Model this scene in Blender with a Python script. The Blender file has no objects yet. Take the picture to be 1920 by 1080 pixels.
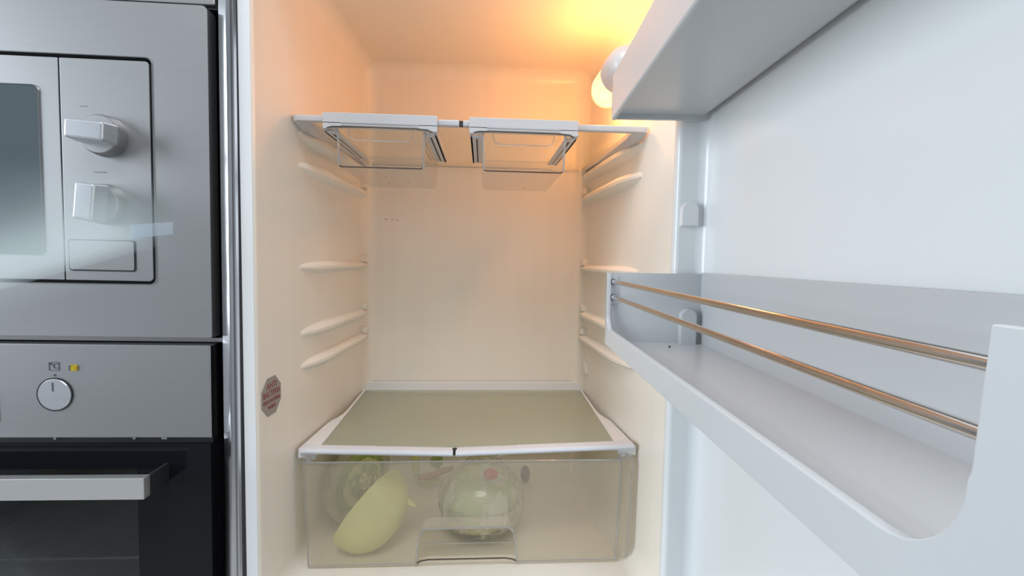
import bpy, bmesh, math, random
from mathutils import Vector, Matrix, noise
random.seed(7)
SC = bpy.context.scene
COL = SC.collection
ZC = 1.30            # eye height of the camera above the floor; lengths below are measured from it

# ------------------------------------------------------------------ camera, world, lights, exposure
FPX, YAW, PITCH, ROLL = 893.6, 0.0632, 0.0595, -0.0172
CAM = Vector((0.012, -0.4421, 0.0))
cy, sy, cp, sp = math.cos(YAW), math.sin(YAW), math.cos(PITCH), math.sin(PITCH)
fw = Vector((sy*cp, cy*cp, -sp)); rt = Vector((cy, -sy, 0)); up = rt.cross(fw)
rt, up = rt*math.cos(ROLL) - up*math.sin(ROLL), rt*math.sin(ROLL) + up*math.cos(ROLL)
cd = bpy.data.cameras.new('camera'); cam = bpy.data.objects.new('camera', cd); COL.objects.link(cam)
cd.sensor_width = 36.0; cd.lens = FPX/1920*36.0; cd.clip_start = 0.01
m = Matrix.Identity(4)
for i in range(3):
    m[i][0], m[i][1], m[i][2] = rt[i], up[i], -fw[i]
m.translation = CAM + Vector((0, 0, ZC)); cam.matrix_world = m
SC.camera = cam

W = bpy.data.worlds.new('daylight'); SC.world = W; W.use_nodes = True
W.node_tree.nodes['Background'].inputs[0].default_value = (0.86, 0.94, 1.0, 1)
W.node_tree.nodes['Background'].inputs[1].default_value = 1.0

def area(name, loc, target, sx, sy_, power, col):
    l = bpy.data.lights.new(name, 'AREA'); l.shape = 'RECTANGLE'; l.size = sx; l.size_y = sy_
    l.energy = power; l.color = col
    o = bpy.data.objects.new(name, l); COL.objects.link(o); o.location = loc
    o.rotation_euler = (Vector(target) - Vector(loc)).to_track_quat('-Z', 'Y').to_euler()
    return o
area('window_daylight', (-2.26, -0.62, 1.66), (0.0, -0.62, 1.45), 1.2, 1.3, 41, (0.83, 0.92, 1.0))
area('overhead_fill_light', (-0.15, -0.85, 2.48), (-0.15, -0.85, 0.0), 0.7, 0.7, 19, (0.96, 0.98, 1.0))  # added overhead fill that brightens the interior and door, no lamp fixture
SC.view_settings.view_transform = 'Standard'; SC.view_settings.look = 'None'
SC.view_settings.gamma = 1.0; SC.view_settings.use_curve_mapping = False
SC.view_settings.exposure = 0.0
SC.cycles.transparent_max_bounces = 24
SC.cycles.max_bounces = 12
SC.cycles.sample_clamp_indirect = 6.0

# ------------------------------------------------------------------ materials
def nt(name):
    M = bpy.data.materials.new(name); M.use_nodes = True
    return M, M.node_tree, M.node_tree.nodes, M.node_tree.links
def pbr(name, col, rough=0.4, metal=0.0, spec=0.5, noise_scale=None, noise_amt=0.06, bump=0.0, stretch=(1, 1, 1), coat=0.0, col2=None):
    M, t, N, L = nt(name); b = N['Principled BSDF']
    b.inputs['Base Color'].default_value = (*col, 1); b.inputs['Roughness'].default_value = rough
    b.inputs['Metallic'].default_value = metal; b.inputs['Specular IOR Level'].default_value = spec
    b.inputs['Coat Weight'].default_value = coat
    if noise_scale:
        tc = N.new('ShaderNodeTexCoord'); mp = N.new('ShaderNodeMapping'); mp.inputs['Scale'].default_value = stretch
        nz = N.new('ShaderNodeTexNoise'); nz.inputs['Scale'].default_value = noise_scale; nz.inputs['Detail'].default_value = 5
        L.new(tc.outputs['Object'], mp.inputs['Vector']); L.new(mp.outputs[0], nz.inputs['Vector'])
        r = N.new('ShaderNodeValToRGB'); r.color_ramp.elements[0].position = 0.3; r.color_ramp.elements[1].position = 0.7
        c2 = col2 or tuple(c*(1 - noise_amt) for c in col)
        r.color_ramp.elements[0].color = (*c2, 1); r.color_ramp.elements[1].color = (*col, 1)
        L.new(nz.outputs[0], r.inputs[0]); L.new(r.outputs[0], b.inputs['Base Color'])
        if bump:
            bp = N.new('ShaderNodeBump'); bp.inputs['Strength'].default_value = bump; bp.inputs['Distance'].default_value = 0.002
            L.new(nz.outputs[0], bp.inputs['Height']); L.new(bp.outputs[0], b.inputs['Normal'])
    return M
def clear(name, tint, gloss=0.06, rough=0.05, milk=0.0, milk_col=(0.9, 0.9, 0.88), edge=0.35, streaks=0):
    """thin clear plastic or glass: see-through, glossier at grazing angles, with an optional milky share"""
    M, t, N, L = nt(name); N.remove(N['Principled BSDF']); out = N['Material Output']
    tr = N.new('ShaderNodeBsdfTransparent'); tr.inputs[0].default_value = (*tint, 1)
    gl = N.new('ShaderNodeBsdfGlossy'); gl.inputs['Roughness'].default_value = rough
    df = N.new('ShaderNodeBsdfDiffuse'); df.inputs[0].default_value = (*milk_col, 1)
    mm = N.new('ShaderNodeMixShader'); mm.inputs[0].default_value = milk
    tl = N.new('ShaderNodeBsdfTranslucent'); tl.inputs[0].default_value = (*milk_col, 1)
    md_ = N.new('ShaderNodeMixShader'); md_.inputs[0].default_value = 0.45
    L.new(df.outputs[0], md_.inputs[1]); L.new(tl.outputs[0], md_.inputs[2])
    L.new(tr.outputs[0], mm.inputs[1]); L.new(md_.outputs[0], mm.inputs[2])
    if streaks:
        tc = N.new('ShaderNodeTexCoord'); nz = N.new('ShaderNodeTexNoise'); nz.inputs['Scale'].default_value = streaks; nz.inputs['Detail'].default_value = 6; nz.inputs['Distortion'].default_value = 1.5
        mp = N.new('ShaderNodeMapping'); mp.inputs['Scale'].default_value = (1, 1, 0.25)
        L.new(tc.outputs['Object'], mp.inputs[0]); L.new(mp.outputs[0], nz.inputs['Vector'])
        rr = N.new('ShaderNodeValToRGB'); rr.color_ramp.elements[0].position = 0.48; rr.color_ramp.elements[1].position = 0.62
        rr.color_ramp.elements[0].color = (milk*0.4, milk*0.4, milk*0.4, 1); rr.color_ramp.elements[1].color = (min(1, milk*3.2),)*3 + (1,)
        L.new(nz.outputs[0], rr.inputs[0]); L.new(rr.outputs[0], mm.inputs[0])
    lw = N.new('ShaderNodeLayerWeight'); lw.inputs[0].default_value = 0.25
    ma = N.new('ShaderNodeMath'); ma.operation = 'MULTIPLY_ADD'; ma.inputs[1].default_value = edge; ma.inputs[2].default_value = gloss
    ma.use_clamp = True
    L.new(lw.outputs['Fresnel'], ma.inputs[0])
    mx = N.new('ShaderNodeMixShader'); L.new(ma.outputs[0], mx.inputs[0]); L.new(mm.outputs[0], mx.inputs[1]); L.new(gl.outputs[0], mx.inputs[2])
    L.new(mx.outputs[0], out.inputs[0])
    return M

M_wall = pbr('painted_plaster', (0.52, 0.53, 0.54), 0.8, noise_scale=30, noise_amt=0.03)
M_floor = pbr('floor_tile', (0.62, 0.61, 0.59), 0.45, noise_scale=6, noise_amt=0.12)
M_white = pbr('white_plastic', (0.80, 0.81, 0.82), 0.28, noise_scale=8, noise_amt=0.015)
M_door = pbr('door_plastic', (0.80, 0.83, 0.84), 0.2, noise_scale=6, noise_amt=0.015)
M_bin = pbr('shaded_bin_plastic', (0.565, 0.585, 0.60), 0.25, noise_scale=9, noise_amt=0.02)  # white like the door, greyed to put the bins' shade into the colour
M_trim = pbr('shelf_trim_plastic', (0.75, 0.785, 0.85), 0.3, noise_scale=12, noise_amt=0.02)
M_clip = pbr('clip_frame_plastic', (0.60, 0.605, 0.625), 0.32, noise_scale=12, noise_amt=0.02)
M_steel = pbr('brushed_steel', (0.395, 0.395, 0.40), 0.46, 1.0, noise_scale=60, noise_amt=0.05, stretch=(0.4, 4, 40))
M_chrome = pbr('polished_steel', (0.62, 0.62, 0.64), 0.17, 1.0, noise_scale=50, noise_amt=0.05, stretch=(30, 30, 0.3))
M_rail = pbr('rail_steel', (0.60, 0.57, 0.55), 0.16, 1.0, noise_scale=40, noise_amt=0.1)
M_bar = pbr('brushed_bar', (0.78, 0.78, 0.77), 0.42, 1.0, noise_scale=60, noise_amt=0.04, stretch=(0.4, 20, 40))
M_silver = pbr('silver_knob', (0.72, 0.74, 0.78), 0.3, 0.75, noise_scale=40, noise_amt=0.04)
M_black = pbr('black_glass', (0.008, 0.009, 0.012), 0.06, spec=0.2, noise_scale=5, noise_amt=0.1)
M_dark = pbr('dark_gasket', (0.02, 0.021, 0.024), 0.5, noise_scale=20, noise_amt=0.2)
M_cavity = pbr('oven_enamel', (0.14, 0.15, 0.16), 0.4, noise_scale=20, noise_amt=0.2)
M_carc = pbr('cabinet_board', (0.6, 0.6, 0.6), 0.5, noise_scale=15, noise_amt=0.05)
M_micglass = pbr('microwave_window_glass', (0.10, 0.125, 0.14), 0.08, noise_scale=10, noise_amt=0.1)
M_ink = pbr('grey_print', (0.09, 0.10, 0.12), 0.5, noise_scale=200, noise_amt=0.2)
M_yellow = pbr('amber_lens', (0.72, 0.52, 0.04), 0.15, noise_scale=300, noise_amt=0.4)
M_stick = pbr('sticker_foil', (0.33, 0.31, 0.28), 0.45, noise_scale=120, noise_amt=0.08)
M_red = pbr('red_print', (0.36, 0.06, 0.05), 0.5, noise_scale=300, noise_amt=0.25)
M_clear = clear('clear_plastic', (0.95, 0.95, 0.94), 0.03, 0.05, 0.05)
M_rim = clear('clear_plastic_edge', (0.78, 0.79, 0.80), 0.25, 0.12, 0.35, (0.80, 0.82, 0.83))
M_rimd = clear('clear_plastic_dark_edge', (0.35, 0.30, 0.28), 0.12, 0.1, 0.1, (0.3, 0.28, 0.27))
M_glass = clear('shelf_glass', (0.93, 0.96, 0.93), 0.03, 0.03, 0.02)
M_cglass = clear('satin_cover_glass', (0.93, 0.95, 0.90), 0.04, 0.22, 0.42, (0.78, 0.79, 0.67), 0.25)
M_frost = clear('frosted_drawer_plastic', (0.98, 0.975, 0.96), 0.02, 0.2, 0.20, (0.97, 0.90, 0.79), 0.10)
M_frost_in = clear('frosted_drawer_body', (0.98, 0.97, 0.95), 0.02, 0.3, 0.22, (0.92, 0.86, 0.75), 0.10)
M_lugs = M_white
M_cab = pbr('cabbage_outer_leaf', (0.62, 0.62, 0.22), 0.5, noise_scale=22, noise_amt=0.2, bump=0.15, col2=(0.70, 0.68, 0.30))
M_cabd = pbr('cabbage_green_leaf', (0.24, 0.32, 0.08), 0.5, noise_scale=45, noise_amt=0.3, bump=0.3, col2=(0.42, 0.48, 0.16))
M_cabr = pbr('cabbage_cut_rim', (0.56, 0.50, 0.32), 0.55, noise_scale=60, noise_amt=0.25, bump=0.2)
M_head = pbr('pale_cabbage', (0.68, 0.72, 0.46), 0.5, noise_scale=22, bump=0.25, col2=(0.46, 0.55, 0.20))
M_stem = pbr('orange_stem', (0.50, 0.27, 0.08), 0.6, noise_scale=80, noise_amt=0.3)
M_brown = pbr('brown_husk', (0.17, 0.085, 0.05), 0.7, noise_scale=260, noise_amt=0.6, bump=0.6)
M_pink = pbr('red_tape', (0.62, 0.14, 0.10), 0.5, noise_scale=90, noise_amt=0.25)
M_crumb = pbr('dark_crumb', (0.03, 0.02, 0.02), 0.7, noise_scale=300, noise_amt=0.3)
M_bag = clear('thin_bag_film', (0.96, 0.96, 0.95), 0.05, 0.14, 0.2, (0.92, 0.86, 0.82), 0.35, streaks=42)

# liner: cream plastic with faint vertical run marks
def liner_mat():
    M, t, N, L = nt('fridge_liner_plastic'); b = N['Principled BSDF']; b.inputs['Roughness'].default_value = 0.33
    tc = N.new('ShaderNodeTexCoord'); mp = N.new('ShaderNodeMapping'); mp.inputs['Scale'].default_value = (60, 60, 1.5)
    nz = N.new('ShaderNodeTexNoise'); nz.inputs['Scale'].default_value = 1.0; nz.inputs['Detail'].default_value = 3
    L.new(tc.outputs['Object'], mp.inputs['Vector']); L.new(mp.outputs[0], nz.inputs['Vector'])
    r = N.new('ShaderNodeValToRGB'); r.color_ramp.elements[0].position = 0.3; r.color_ramp.elements[1].position = 0.6
    r.color_ramp.elements[0].color = (0.86, 0.815, 0.73, 1); r.color_ramp.elements[1].color = (0.875, 0.83, 0.745, 1)
    L.new(nz.outputs[0], r.inputs[0]); L.new(r.outputs[0], b.inputs['Base Color'])
    return M
M_liner = liner_mat()
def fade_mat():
    """hazy streak painted into the opacity: densest along its lower edge, thinning out upwards"""
    M, t, N, L = nt('painted_hazy_streak'); N.remove(N['Principled BSDF']); out = N['Material Output']
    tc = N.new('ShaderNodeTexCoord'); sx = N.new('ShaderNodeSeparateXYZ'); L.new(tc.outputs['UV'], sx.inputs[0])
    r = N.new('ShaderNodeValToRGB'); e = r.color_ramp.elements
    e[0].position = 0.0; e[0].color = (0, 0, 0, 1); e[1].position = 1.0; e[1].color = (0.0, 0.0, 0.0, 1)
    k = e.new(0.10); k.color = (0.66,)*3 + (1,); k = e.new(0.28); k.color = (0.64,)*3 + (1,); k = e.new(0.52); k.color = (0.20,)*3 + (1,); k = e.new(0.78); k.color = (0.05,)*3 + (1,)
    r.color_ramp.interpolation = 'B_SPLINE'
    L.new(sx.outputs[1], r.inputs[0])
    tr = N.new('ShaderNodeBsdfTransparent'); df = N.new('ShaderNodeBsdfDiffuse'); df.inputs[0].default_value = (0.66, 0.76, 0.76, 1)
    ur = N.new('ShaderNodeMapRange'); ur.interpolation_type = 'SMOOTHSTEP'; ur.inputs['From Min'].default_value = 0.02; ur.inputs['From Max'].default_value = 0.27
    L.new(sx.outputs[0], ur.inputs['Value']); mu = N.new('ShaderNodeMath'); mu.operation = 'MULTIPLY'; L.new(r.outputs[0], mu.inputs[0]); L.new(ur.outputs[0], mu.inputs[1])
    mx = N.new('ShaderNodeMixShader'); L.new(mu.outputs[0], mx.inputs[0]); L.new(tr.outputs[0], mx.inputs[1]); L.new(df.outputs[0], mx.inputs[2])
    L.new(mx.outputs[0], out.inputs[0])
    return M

# ------------------------------------------------------------------ mesh helpers
def merge(bm, t, xf=None):
    bmesh.ops.recalc_face_normals(t, faces=t.faces)
    if xf is not None:
        for v in t.verts: v.co = xf(v.co)
    me = bpy.data.meshes.new('tmp'); t.to_mesh(me); t.free(); bm.from_mesh(me); bpy.data.meshes.remove(me)
def box(bm, x0, x1, y0, y1, z0, z1, bev=0.0, seg=2, xf=None):
    t = bmesh.new(); bmesh.ops.create_cube(t, size=1)
    for v in t.verts:
        v.co = Vector(((x0 + x1)/2 + v.co.x*(x1 - x0), (y0 + y1)/2 + v.co.y*(y1 - y0), (z0 + z1)/2 + v.co.z*(z1 - z0)))
    if bev: bmesh.ops.bevel(t, geom=t.edges[:], offset=bev, segments=seg, profile=0.5, affect='EDGES', clamp_overlap=True)
    merge(bm, t, xf)
def prism(bm, pts, a, b, axis='y', bev=0.0, xf=None):
    """polygon extruded along an axis; pts are the two remaining coordinates in order"""
    t = bmesh.new()
    def P(p, s): return {'x': (s, p[0], p[1]), 'y': (p[0], s, p[1]), 'z': (p[0], p[1], s)}[axis]
    v0 = [t.verts.new(P(p, a)) for p in pts]; v1 = [t.verts.new(P(p, b)) for p in pts]
    t.faces.new(v0); t.faces.new(v1[::-1]); n = len(pts)
    for i in range(n): t.faces.new((v0[i], v1[i], v1[(i+1) % n], v0[(i+1) % n]))
    if bev:
        bmesh.ops.recalc_face_normals(t, faces=t.faces)
        ed = [e for e in t.edges if (e.verts[0] in v0) == (e.verts[1] in v0)]
        bmesh.ops.bevel(t, geom=ed, offset=bev, segments=2, profile=0.5, affect='EDGES', clamp_overlap=True)
    merge(bm, t, xf)
def tube(bm, path, r, n=8, xf=None, closed=False):
    t = bmesh.new(); P = [Vector(p) for p in path]; rings = []
    R = r if isinstance(r, (list, tuple)) else [r]*len(P); m_ = len(P); ref = None
    for i, p in enumerate(P):
        if closed: d = P[(i+1) % m_] - P[i-1]
        else: d = P[min(i+1, m_-1)] - P[max(i-1, 0)]
        d.normalize()
        if ref is None:
            ref = Vector((0, 0, 1)) if abs(d.z) < 0.9 else Vector((1, 0, 0))
        a = (ref - d*ref.dot(d)).normalized(); b = d.cross(a); ref = a
        rings.append([t.verts.new(p + (a*math.cos(2*math.pi*k/n) + b*math.sin(2*math.pi*k/n))*R[i]) for k in range(n)])
    for i in range(m_ if closed else m_ - 1):
        A, B = rings[i], rings[(i+1) % m_]
        for k in range(n): t.faces.new((A[k], A[(k+1) % n], B[(k+1) % n], B[k]))
    if not closed:
        t.faces.new(rings[0][::-1]); t.faces.new(rings[-1])
    merge(bm, t, xf)
def lathe(bm, prof, origin, axis, n=24, xf=None):
    """prof: (along, radius) pairs"""
    ax = Vector(axis).normalized(); o = Vector(origin)
    a = ax.orthogonal().normalized(); b = ax.cross(a); t = bmesh.new(); rings = []
    for (h, r) in prof:
        rings.append([t.verts.new(o + ax*h + (a*math.cos(2*math.pi*k/n) + b*math.sin(2*math.pi*k/n))*max(r, 1e-5)) for k in range(n)])
    for A, B in zip(rings, rings[1:]):
        for k in range(n): t.faces.new((A[k], A[(k+1) % n], B[(k+1) % n], B[k]))
    t.faces.new(rings[0][::-1]); t.faces.new(rings[-1])
    bmesh.ops.remove_doubles(t, verts=t.verts, dist=2e-5)
    merge(bm, t, xf)
def rrect(x0, x1, z0, z1, r, n=5):
    if not isinstance(r, (tuple, list)): r = (r, r, r, r)
    out = []
    for (cx_, cz_, a0, q) in ((x1 - r[0], z1 - r[0], 0, r[0]), (x0 + r[1], z1 - r[1], 90, r[1]), (x0 + r[2], z0 + r[2], 180, r[2]), (x1 - r[3], z0 + r[3], 270, r[3])):
        if q <= 0: out.append((cx_, cz_)); continue
        for k in range(n + 1):
            a = math.radians(a0 + 90*k/n); out.append((cx_ + q*math.cos(a), cz_ + q*math.sin(a)))
    return out
def frame_prism(bm, outer, inner, y0, y1, xf=None):
    """ring between two outlines of equal length, extruded along y"""
    t = bmesh.new(); n = len(outer)
    V = [[t.verts.new((p[0], y, p[1])) for p in o] for y in (y0, y1) for o in (outer, inner)]
    of, inf, ob, ib = V
    for i in range(n):
        j = (i + 1) % n
        t.faces.new((of[i], of[j], inf[j], inf[i])); t.faces.new((ob[i], ib[i], ib[j], ob[j]))
        t.faces.new((of[i], ob[i], ob[j], of[j])); t.faces.new((inf[i], inf[j], ib[j], ib[i]))
    merge(bm, t, xf)
def text_bm(body, size, to):
    cu = bpy.data.curves.new('txt', 'FONT'); cu.body = body; cu.size = size; cu.align_x = 'CENTER'; cu.align_y = 'CENTER'; cu.extrude = 0.0001
    o = bpy.data.objects.new('txt', cu); COL.objects.link(o)
    dg = bpy.context.evaluated_depsgraph_get(); me = bpy.data.meshes.new_from_object(o.evaluated_get(dg))
    bpy.data.objects.remove(o); bpy.data.curves.remove(cu)
    bm = bmesh.new(); bm.from_mesh(me); bpy.data.meshes.remove(me)
    for v in bm.verts: v.co = to(v.co)
    return bm

BASE = {}
def thing(name, base, label=None, cat=None, group=None, kind=None):
    o = bpy.data.objects.new(name, None); COL.objects.link(o); o.empty_display_size = 0.05
    o.location = Vector(base) + Vector((0, 0, ZC)); BASE[o.name] = Vector(base)
    tag(o, label, cat, group, kind); return o
def tag(o, label=None, cat=None, group=None, kind=None):
    for k, v in (('label', label), ('category', cat), ('group', group), ('kind', kind)):
        if v: o[k] = v
    return o
def build(name, bm, mat, parent=None, base=None, smooth=True, label=None):
    if base is None: base = BASE[parent.name] if parent else Vector((0, 0, 0))
    base = Vector(base)
    for v in bm.verts: v.co -= base
    me = bpy.data.meshes.new(name); bm.to_mesh(me); bm.free(); me.materials.append(mat)
    if smooth:
        try: me.shade_smooth()
        except Exception: pass
        try: me.set_sharp_from_angle(angle=math.radians(35))
        except Exception: pass
    o = bpy.data.objects.new(name, me); COL.objects.link(o)
    if parent: o.parent = parent
    else: o.location = base + Vector((0, 0, ZC))
    BASE[o.name] = base
    if smooth:
        wn = o.modifiers.new('weighted_normals', 'WEIGHTED_NORMAL'); wn.keep_sharp = True; wn.weight = 100
    if label: o['label'] = label
    return o
NB = bmesh.new

# ------------------------------------------------------------------ the room
def room():
    def slab(name, *a):
        b = NB(); box(b, *a); o = build(name, b, M_floor if name == 'floor' else M_wall, None, ((a[0]+a[1])/2, (a[2]+a[3])/2, a[4]), smooth=False)
        o['kind'] = 'structure'; return o
    X0, X1, Y0, Y1, F, T = -2.3, 2.3, -2.4, 0.72, -ZC, 1.22
    slab('floor', X0, X1, Y0, Y1, F - 0.1, F)
    slab('ceiling', X0, X1, Y0, Y1, T, T + 0.1)
    slab('wall_back', X0, X1, Y1, Y1 + 0.1, F, T)
    slab('wall_front', X0, X1, Y0 - 0.1, Y0, F, T)
    slab('wall_right', X1, X1 + 0.1, Y0, Y1, F, T)
    wy0, wy1, wz0, wz1 = -1.25, 0.01, -0.35, 1.05
    b = NB()
    box(b, X0 - 0.1, X0, Y0, wy0, F, T); box(b, X0 - 0.1, X0, wy1, Y1, F, T)
    box(b, X0 - 0.1, X0, wy0, wy1, F, wz0); box(b, X0 - 0.1, X0, wy0, wy1, wz1, T)
    o = build('wall_left', b, M_wall, None, (X0, Y0, F), smooth=False); o['kind'] = 'structure'
    b = NB()
    for y in (wy0, (wy0 + wy1)/2 - 0.025, wy1 - 0.05): box(b, X0 - 0.08, X0 - 0.03, y, y + 0.05, wz0, wz1)
    for z in (wz0, wz1 - 0.05): box(b, X0 - 0.08, X0 - 0.03, wy0, wy1, z, z + 0.05)
    o = build('window_1', b, M_white, None, (X0 - 0.05, (wy0+wy1)/2, wz0), smooth=False); o['kind'] = 'structure'
room()

# ------------------------------------------------------------------ refrigerator
ZB, ZT, YF, YB = -0.4155, 0.357, 0.097, 0.4845
def halfw(y): return 0.235 + (0.211 - 0.235)*(y - YF)/(YB - YF)
fridge = thing('refrigerator', (0, 0.33, -ZC), 'open white built-in refrigerator with cream lined interior beside the steel oven tower', 'refrigerator')
def liner():
    bm = NB(); loops = []
    prof = [(YF - 0.001, 0.0022), (YF + 0.0005, 0.0008), (YF + 0.004, 0.0)] + [(YF + 0.004 + (YB - 0.026 - YF - 0.004)*k/6, 0.0) for k in range(1, 7)]
    R = 0.026
    for k in range(1, 7):
        a = math.radians(90*k/6); prof.append((YB - R + R*math.sin(a), -R*(1 - math.cos(a))))
    for (y, dw) in prof:
        w = halfw(y) + dw
        loops.append([bm.verts.new((p[0], y, p[1])) for p in rrect(-w, w, ZB - dw, ZT + dw, 0.024, 6)])
    for A, B in zip(loops, loops[1:]):
        n = len(A)
        for i in range(n): bm.faces.new((A[i], A[(i+1) % n], B[(i+1) % n], B[i]))
    bm.faces.new(loops[-1])
    bmesh.ops.recalc_face_normals(bm, faces=bm.faces)
    bmesh.ops.reverse_faces(bm, faces=bm.faces)
    return bm
build('liner', liner(), M_liner, fridge)
bm = NB()
ow, iw = rrect(-0.2495, 0.262, ZB - 0.03, ZT + 0.03, 0.004, 6), rrect(-0.2372, 0.2372, ZB - 0.0022, ZT + 0.0022, 0.026, 6)
frame_prism(bm, ow, iw, YF - 0.002, YF + 0.02)
build('front_frame', bm, M_white, fridge)
bm = NB()
for a in ((-0.256, -0.2505, YF + 0.02, 0.60, -1.2, 0.47), (0.2505, 0.256, YF + 0.02, 0.60, -1.2, 0.47), (-0.2505, 0.2505, 0.594, 0.60, -1.2, 0.47),
          (-0.2505, 0.2505, YF + 0.02, 0.594, 0.46, 0.47), (-0.2505, 0.2505, YF + 0.02, 0.594, -0.465, -0.455), (-0.2505, 0.2505, YF + 0.02, 0.594, -1.2, -1.19)):
    box(bm, *a)
box(bm, -0.2505, 0.2505, YF - 0.002, YF + 0.02, ZT + 0.03, 0.47)
build('outer_case', bm, M_white, fridge)
bm = NB(); box(bm, -0.2495, 0.262, 0.04, YF + 0.016, -1.19, -0.46, 0.006)
build('freezer_door', bm, M_white, fridge)
for sx_ in (-0.22, 0.22):
    for y in (0.16, 0.55):
        bm = NB(); lathe(bm, [(0, 0.02), (0.012, 0.022), (0.1, 0.012)], (sx_, y, -ZC), (0, 0, 1), 12); build('foot', bm, M_dark, fridge)
# shelf rails moulded on both side walls
RAILS = [(0.1590, 0.010), (0.1180, 0.0095), (-0.0150, 0.0075), (-0.1040, 0.0085), (-0.1490, 0.0085)]
for side in (-1, 1):
    for (z, h) in RAILS:
        bm = NB(); y0, y1 = 0.205, 0.474; N_ = 14; secs = []
        for k in range(N_ + 1):
            y = y0 + (y1 - y0)*k/N_
            f = 0.10 + 0.90*math.sin(min(1.0, k/4.0)*math.pi/2)
            q = (0.0115 if side < 0 else 0.0135)*f*(1.0 if k < N_ else 0.8)*(1.15 - 0.3*k/N_)
            hh = h*(0.45 + 0.55*f)*(1.12 - 0.25*k/N_)
            w = halfw(y) + 0.002
            prof = [(w, hh), (w - 0.45*q, hh*0.98), (w - 0.85*q, hh*0.75), (w - q - 0.002, hh*0.2), (w - q - 0.002, -hh*0.3), (w - 0.8*q, -hh*0.75), (w - 0.4*q, -hh), (w, -hh*1.25)]
            secs.append([bm.verts.new((side*p[0], y, z + p[1])) for p in prof])
        for A, B in zip(secs, secs[1:]):
            for i in range(len(A) - 1): bm.faces.new((A[i], A[i+1], B[i+1], B[i]))
        bm.faces.new(secs[0]); bm.faces.new(secs[-1])
        bmesh.ops.recalc_face_normals(bm, faces=bm.faces)
        rail = build('shelf_rail', bm, M_liner, fridge)
        bm = NB(); w = halfw(0.468)
        box(bm, *sorted((side*(w + 0.003), side*(w - 0.010))), 0.456, 0.474, z + h*0.8, z + h*0.8 + 0.012, 0.002)
        build('stop_block', bm, M_liner, rail)
# ridge down each back corner
for side in (-1, 1):
    bm = NB(); tube(bm, [(side*0.2035, 0.4825, -0.40 + 0.07*k) for k in range(11)], 0.0022, 6)
    build('corner_bead', bm, M_liner, fridge)
# small cover plate, low on the right wall
bm = NB(); w = halfw(0.46)
box(bm, w - 0.004, w + 0.002, 0.437, 0.484, -0.213, -0.190, 0.0012); box(bm, w - 0.0052, w - 0.003, 0.442, 0.446, -0.209, -0.195)
build('cover_plate', bm, M_liner, fridge)
# stains on the back wall
bm = NB()
for (x, z, rx, rz) in ((-0.172, 0.0725, 0.0035, 0.0009), (-0.160, 0.0730, 0.0022, 0.0008), (-0.151, 0.0715, 0.0010, 0.0014)):
    vs = [bm.verts.new((x + rx*math.cos(a*0.785)*random.uniform(0.7, 1.2), YB - 0.0012, z + rz*math.sin(a*0.785)*random.uniform(0.7, 1.2))) for a in range(8)]
    bm.faces.new(vs)
build('stain', bm, pbr('drip_stain', (0.40, 0.32, 0.25), 0.6, noise_scale=200, noise_amt=0.3), fridge)
# octagonal sticker on the left wall
bm = NB(); sc_ = Vector((0, 0.1255, -0.1645)); xw = -halfw(sc_.y)
slope = (0.211 - 0.235)/(YB - YF)
def on_wall(p): # p = (along y, up, out)
    y = sc_.y + p[0]; return Vector((-halfw(y) + 0.0006 + p[2], y, sc_.z + p[1]))
t = bmesh.new(); R8 = 0.0242
f = [t.verts.new((R8*math.cos(math.radians(22.5 + 45*k)), R8*math.sin(math.radians(22.5 + 45*k)), z)) for z in (-0.0005, 0.0) for k in range(8)]
t.faces.new(f[:8]); t.faces.new(f[8:])
for k in range(8): t.faces.new((f[k], f[(k+1) % 8], f[8 + (k+1) % 8], f[8 + k]))
merge(bm, t, on_wall)
st = build('sticker', bm, M_stick, fridge, smooth=False, label='grey octagonal sticker with red lettering')
bm = NB()
for body, size, zz, sx_ in (('ANTI', 0.0105, 0.0125, 1.0), ('BACTERIA', 0.0098, 0.0035, 0.88), ('WITH MATERIAL', 0.0064, -0.0052, 0.85), ('INSIDE', 0.0064, -0.0125, 0.95)):
    b2 = text_bm(body, size, lambda c: on_wall((c.x*sx_, c.y + zz, 0.0002 + c.z)))
    me = bpy.data.meshes.new('tmp'); b2.to_mesh(me); b2.free(); bm.from_mesh(me); bpy.data.meshes.remove(me)
build('lettering', bm, M_red, st, smooth=False)

# interior lamp on the right wall, near the top
LP, LA = Vector((0.1945, 0.2070, 0.2520)), Vector((-0.02, 1.0, -0.02)).normalized()
bm = NB()
lathe(bm, [(-0.046, 0.004), (-0.045, 0.014), (-0.040, 0.021), (-0.030, 0.0258), (-0.012, 0.0272), (0.000, 0.0272), (0.000, 0.0255), (-0.008, 0.0250), (-0.010, 0.001)], LP, LA, 32)
tube(bm, [LP - LA*0.02 + Vector((0.006, 0, 0)), LP - LA*0.02 + Vector((0.0345, 0, 0))], 0.019, 20)
build('lamp_holder', bm, M_clip, fridge)
bm = NB(); pr = [(-0.006, 0.0245)]
for k in range(10):
    h = 0.004 + k*0.0055; pr += [(h, 0.0245), (h + 0.0018, 0.0254), (h + 0.0036, 0.0245)]
for k in range(8):
    a = math.radians(90*k/7); pr.append((0.062 + 0.020*math.sin(a), 0.0245*math.cos(a)))
t = bmesh.new(); ax = LA; aa = ax.orthogonal().normalized(); bb = ax.cross(aa); rings = []
for (h, r) in pr: rings.append([t.verts.new(LP + ax*h + (aa*math.cos(math.tau*k/32) + bb*math.sin(math.tau*k/32))*max(r, 1e-4)) for k in range(32)])
for A, B in zip(rings, rings[1:]):
    for k in range(32): t.faces.new((A[k], A[(k+1) % 32], B[(k+1) % 32], B[k]))
merge(bm, t)
M, tt, N, L = nt('glowing_lamp_cover'); N.remove(N['Principled BSDF'])
em = N.new('ShaderNodeEmission'); em.inputs[1].default_value = 1.0
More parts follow.
